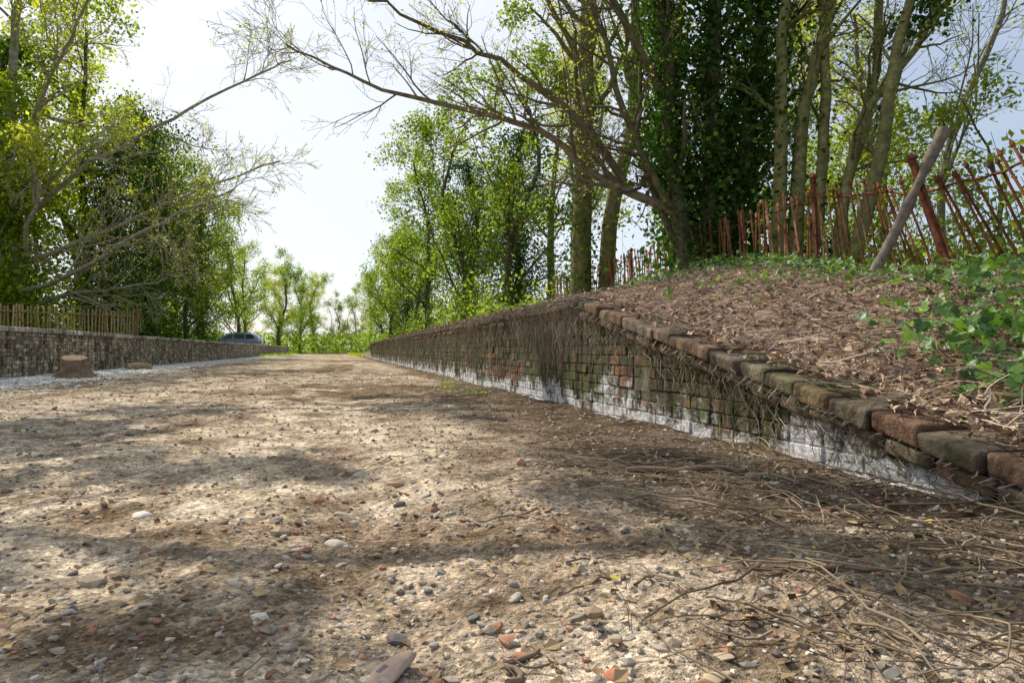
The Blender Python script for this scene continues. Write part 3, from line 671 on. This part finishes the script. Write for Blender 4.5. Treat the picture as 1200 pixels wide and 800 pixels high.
# left bank
for i, x, y, s in [(1, -14.6, 26.5, 1.1), (0, -17, 28, 1.2), (4, -13.0, 31, 1.1), (1, -10.4, 33, 1.), (4, -9.2, 37, 1.05), (4, -10.2, 43, 1.1), (2, -8.6, 44, .9), (2, -9.0, 49, .95), (4, -9.6, 33, .8),
                   (0, -13, 39, 1.05), (1, -10, 47, .9), (4, -9.2, 52, .8), (5, -9.5, 41, .95),
                   (0, -12, 66, .9), (2, -9.5, 72, 1.2), (1, -10, 82, .85), (2, -7.2, 92, 1.1), (0, -8, 104, .85), (2, -5.5, 110, 1.1), (0, -14, 106, 1.), (1, 6, 128, .9),
                   (1, -4, 128, 1.), (3, -1.5, 118, .7), (2, 0, 140, 1.0), (0, -7, 145, 1.), (3, 2.2, 112, .65), (2, 4, 150, 1.1), (1, -12, 150, 1.1)]:
    put(i, x, y, s)
# right bank, receding
for i, x, y, s in [(2, 6.4, 25, 1.0), (2, 5.6, 31, .95), (3, 8, 22, .9), (2, 4.9, 38, 1.0), (4, 6.8, 35, .8), (2, 5.4, 46, 1.05), (4, 5.4, 54, .8), (2, 4.8, 62, 1.05), (4, 7.4, 28, .75),
                   (1, 6, 74, .9), (2, 5.5, 88, 1.), (0, 9, 105, 1.), (0, 11, 34, 1.), (3, 10, 19, 1.), (3, 9.6, 14, .9), (3, 9.2, 26, .9),
                   (3, 13.5, 12.5, .85), (2, 15, 20, .8), (3, 12.5, 8.5, .7), (6, 9.6, 8.2, .7), (6, 10.5, 12, .9), (6, 9.5, 16, 1.1), (6, 13.5, 15, 1.1), (3, 17, 11, .9), (3, 15, 16, 1.), (6, 15, 9, 1.), (0, 24, 26, 1.)]:
    put(i, x, y, s)

def under(name, n, fx, hmax, size, pal_, dens=.45):
    g = Geo(); P = fx(n); x, y = P[:, 0], P[:, 1]; d = fbm(x * .5, y * .5, 61, 3); k = d > dens - .12; x, y, d = x[k], y[k], d[k]
    h = hmax * np.clip((d - dens + .15) * 3, .1, 1); z = zt(x, y) + h * rng.uniform(0, 1, len(x)) ** .8
    leaves(g, np.stack([x, y, z], 1), size, *pal_, 0, tint=np.clip(fbm(x * .8, y * .8, 71, 2) * 1.6 - .3, 0, 1))
    n2 = len(x) // 45; i = rng.integers(len(x), size=n2); c = lerp((.14, .11, .07), (.3, .26, .17), rng.uniform(0, 1, n2))
    dd = nrm(np.stack([rng.normal(0, .25, n2), rng.normal(0, .25, n2), np.ones(n2)], 1)); s = np.linspace(0, 1, 6)[None, :, None]
    Pt = np.stack([x[i], y[i], zt(x[i], y[i]) - .05], 1)[:, None] + dd[:, None] * s * (rng.uniform(.6, 1.7, n2) * hmax * .8)[:, None, None] + np.cumsum(rng.normal(0, .04, (n2, 6, 3)), 1)
    tubes(g, Pt, np.full((n2, 6), .009) * np.linspace(1, .4, 6), 3, c, 1)
    g.build(name, [M_leaf, M_twig])
under('undergrowth', 24000, lambda n: np.stack([7.6 + np.abs(rng.normal(0, 4.5, n)), np.exp(rng.uniform(math.log(3), math.log(45), n))], 1), 1.8, .1, SPR)
def fx(n):
    x = -8.8 - np.abs(rng.normal(0, 3, n)); y = rng.uniform(22, 60, n); y = np.where(y < x + 39, x + 39 + rng.uniform(0, 4, n), y); return np.stack([x, y], 1)
under('hedge', 20000, fx, 2.6, .15, GRN)
under('distant_scrub', 14000, lambda n: np.stack([rng.uniform(-30, 30, n), rng.uniform(104, 130, n)], 1), 3.2, .45, GRN, .3)
under('bramble_bushes', 14000, lambda n: np.stack([4.6 + np.abs(rng.normal(0, 2, n)), rng.uniform(19, 90, n)], 1), 1.9, .15, GRN, .42)
under('roadside_grass', 4000, lambda n: np.stack([np.where(rng.random(n) < .5, 1.7, -5.0) + rng.normal(0, .2, n), rng.uniform(50, 90, n)], 1), .2, .1, SPR, .4)

# ------------------------------------------------------------ light, sky, camera
el = math.radians(44); S = np.array([-.5, .866]); az = math.atan2(S[0], S[1])
sv = Vector((S[0] * math.cos(el), S[1] * math.cos(el), math.sin(el)))
ld = bpy.data.lights.new('sun', 'SUN'); ld.energy = 5.0; ld.angle = math.radians(.4); ld.color = (1, .95, .87)
lo = bpy.data.objects.new('sun', ld); scene.collection.objects.link(lo); lo.rotation_euler = (-sv).to_track_quat('-Z', 'Y').to_euler()
w = bpy.data.worlds.new('World'); scene.world = w; w.use_nodes = True; nt = w.node_tree
bg = nt.nodes['Background']; bg.inputs[1].default_value = .15
sk = nt.nodes.new('ShaderNodeTexSky'); sk.sky_type = 'NISHITA'; sk.sun_disc = False; sk.sun_elevation = el; sk.sun_rotation = az; sk.dust_density = 2; sk.air_density = 1.0
tc = nt.nodes.new('ShaderNodeTexCoord'); nz = nt.nodes.new('ShaderNodeTexNoise'); nz.inputs['Scale'].default_value = 2.2; nz.inputs['Detail'].default_value = 4
mp = nt.nodes.new('ShaderNodeMapping'); mp.inputs['Scale'].default_value = (1, 1, 2.5); nt.links.new(tc.outputs['Generated'], mp.inputs[0]); nt.links.new(mp.outputs[0], nz.inputs['Vector'])
dt = nt.nodes.new('ShaderNodeVectorMath'); dt.operation = 'DOT_PRODUCT'; nt.links.new(tc.outputs['Generated'], dt.inputs[0]); dt.inputs[1].default_value = sv
hz = mapr(nt, dt.outputs['Value'], 0, .8, .12, .78)
cl = mapr(nt, nz.outputs['Fac'], .35, .65, -.15, .2)
ad = nt.nodes.new('ShaderNodeMath'); ad.use_clamp = True; nt.links.new(hz, ad.inputs[0]); nt.links.new(cl, ad.inputs[1])
c = mixc(nt, ad.outputs[0], sk.outputs[0], (6.4, 6.7, 7.2)); nt.links.new(c, bg.inputs[0])
cd = bpy.data.cameras.new('camera'); cd.lens = 24; cd.sensor_width = 36; cd.clip_end = 2000; cd.clip_start = .02
co = bpy.data.objects.new('camera', cd); scene.collection.objects.link(co); co.location = (0, 0, .5)
co.rotation_euler = (math.radians(90.72), 0, math.radians(-14.4)); scene.camera = co
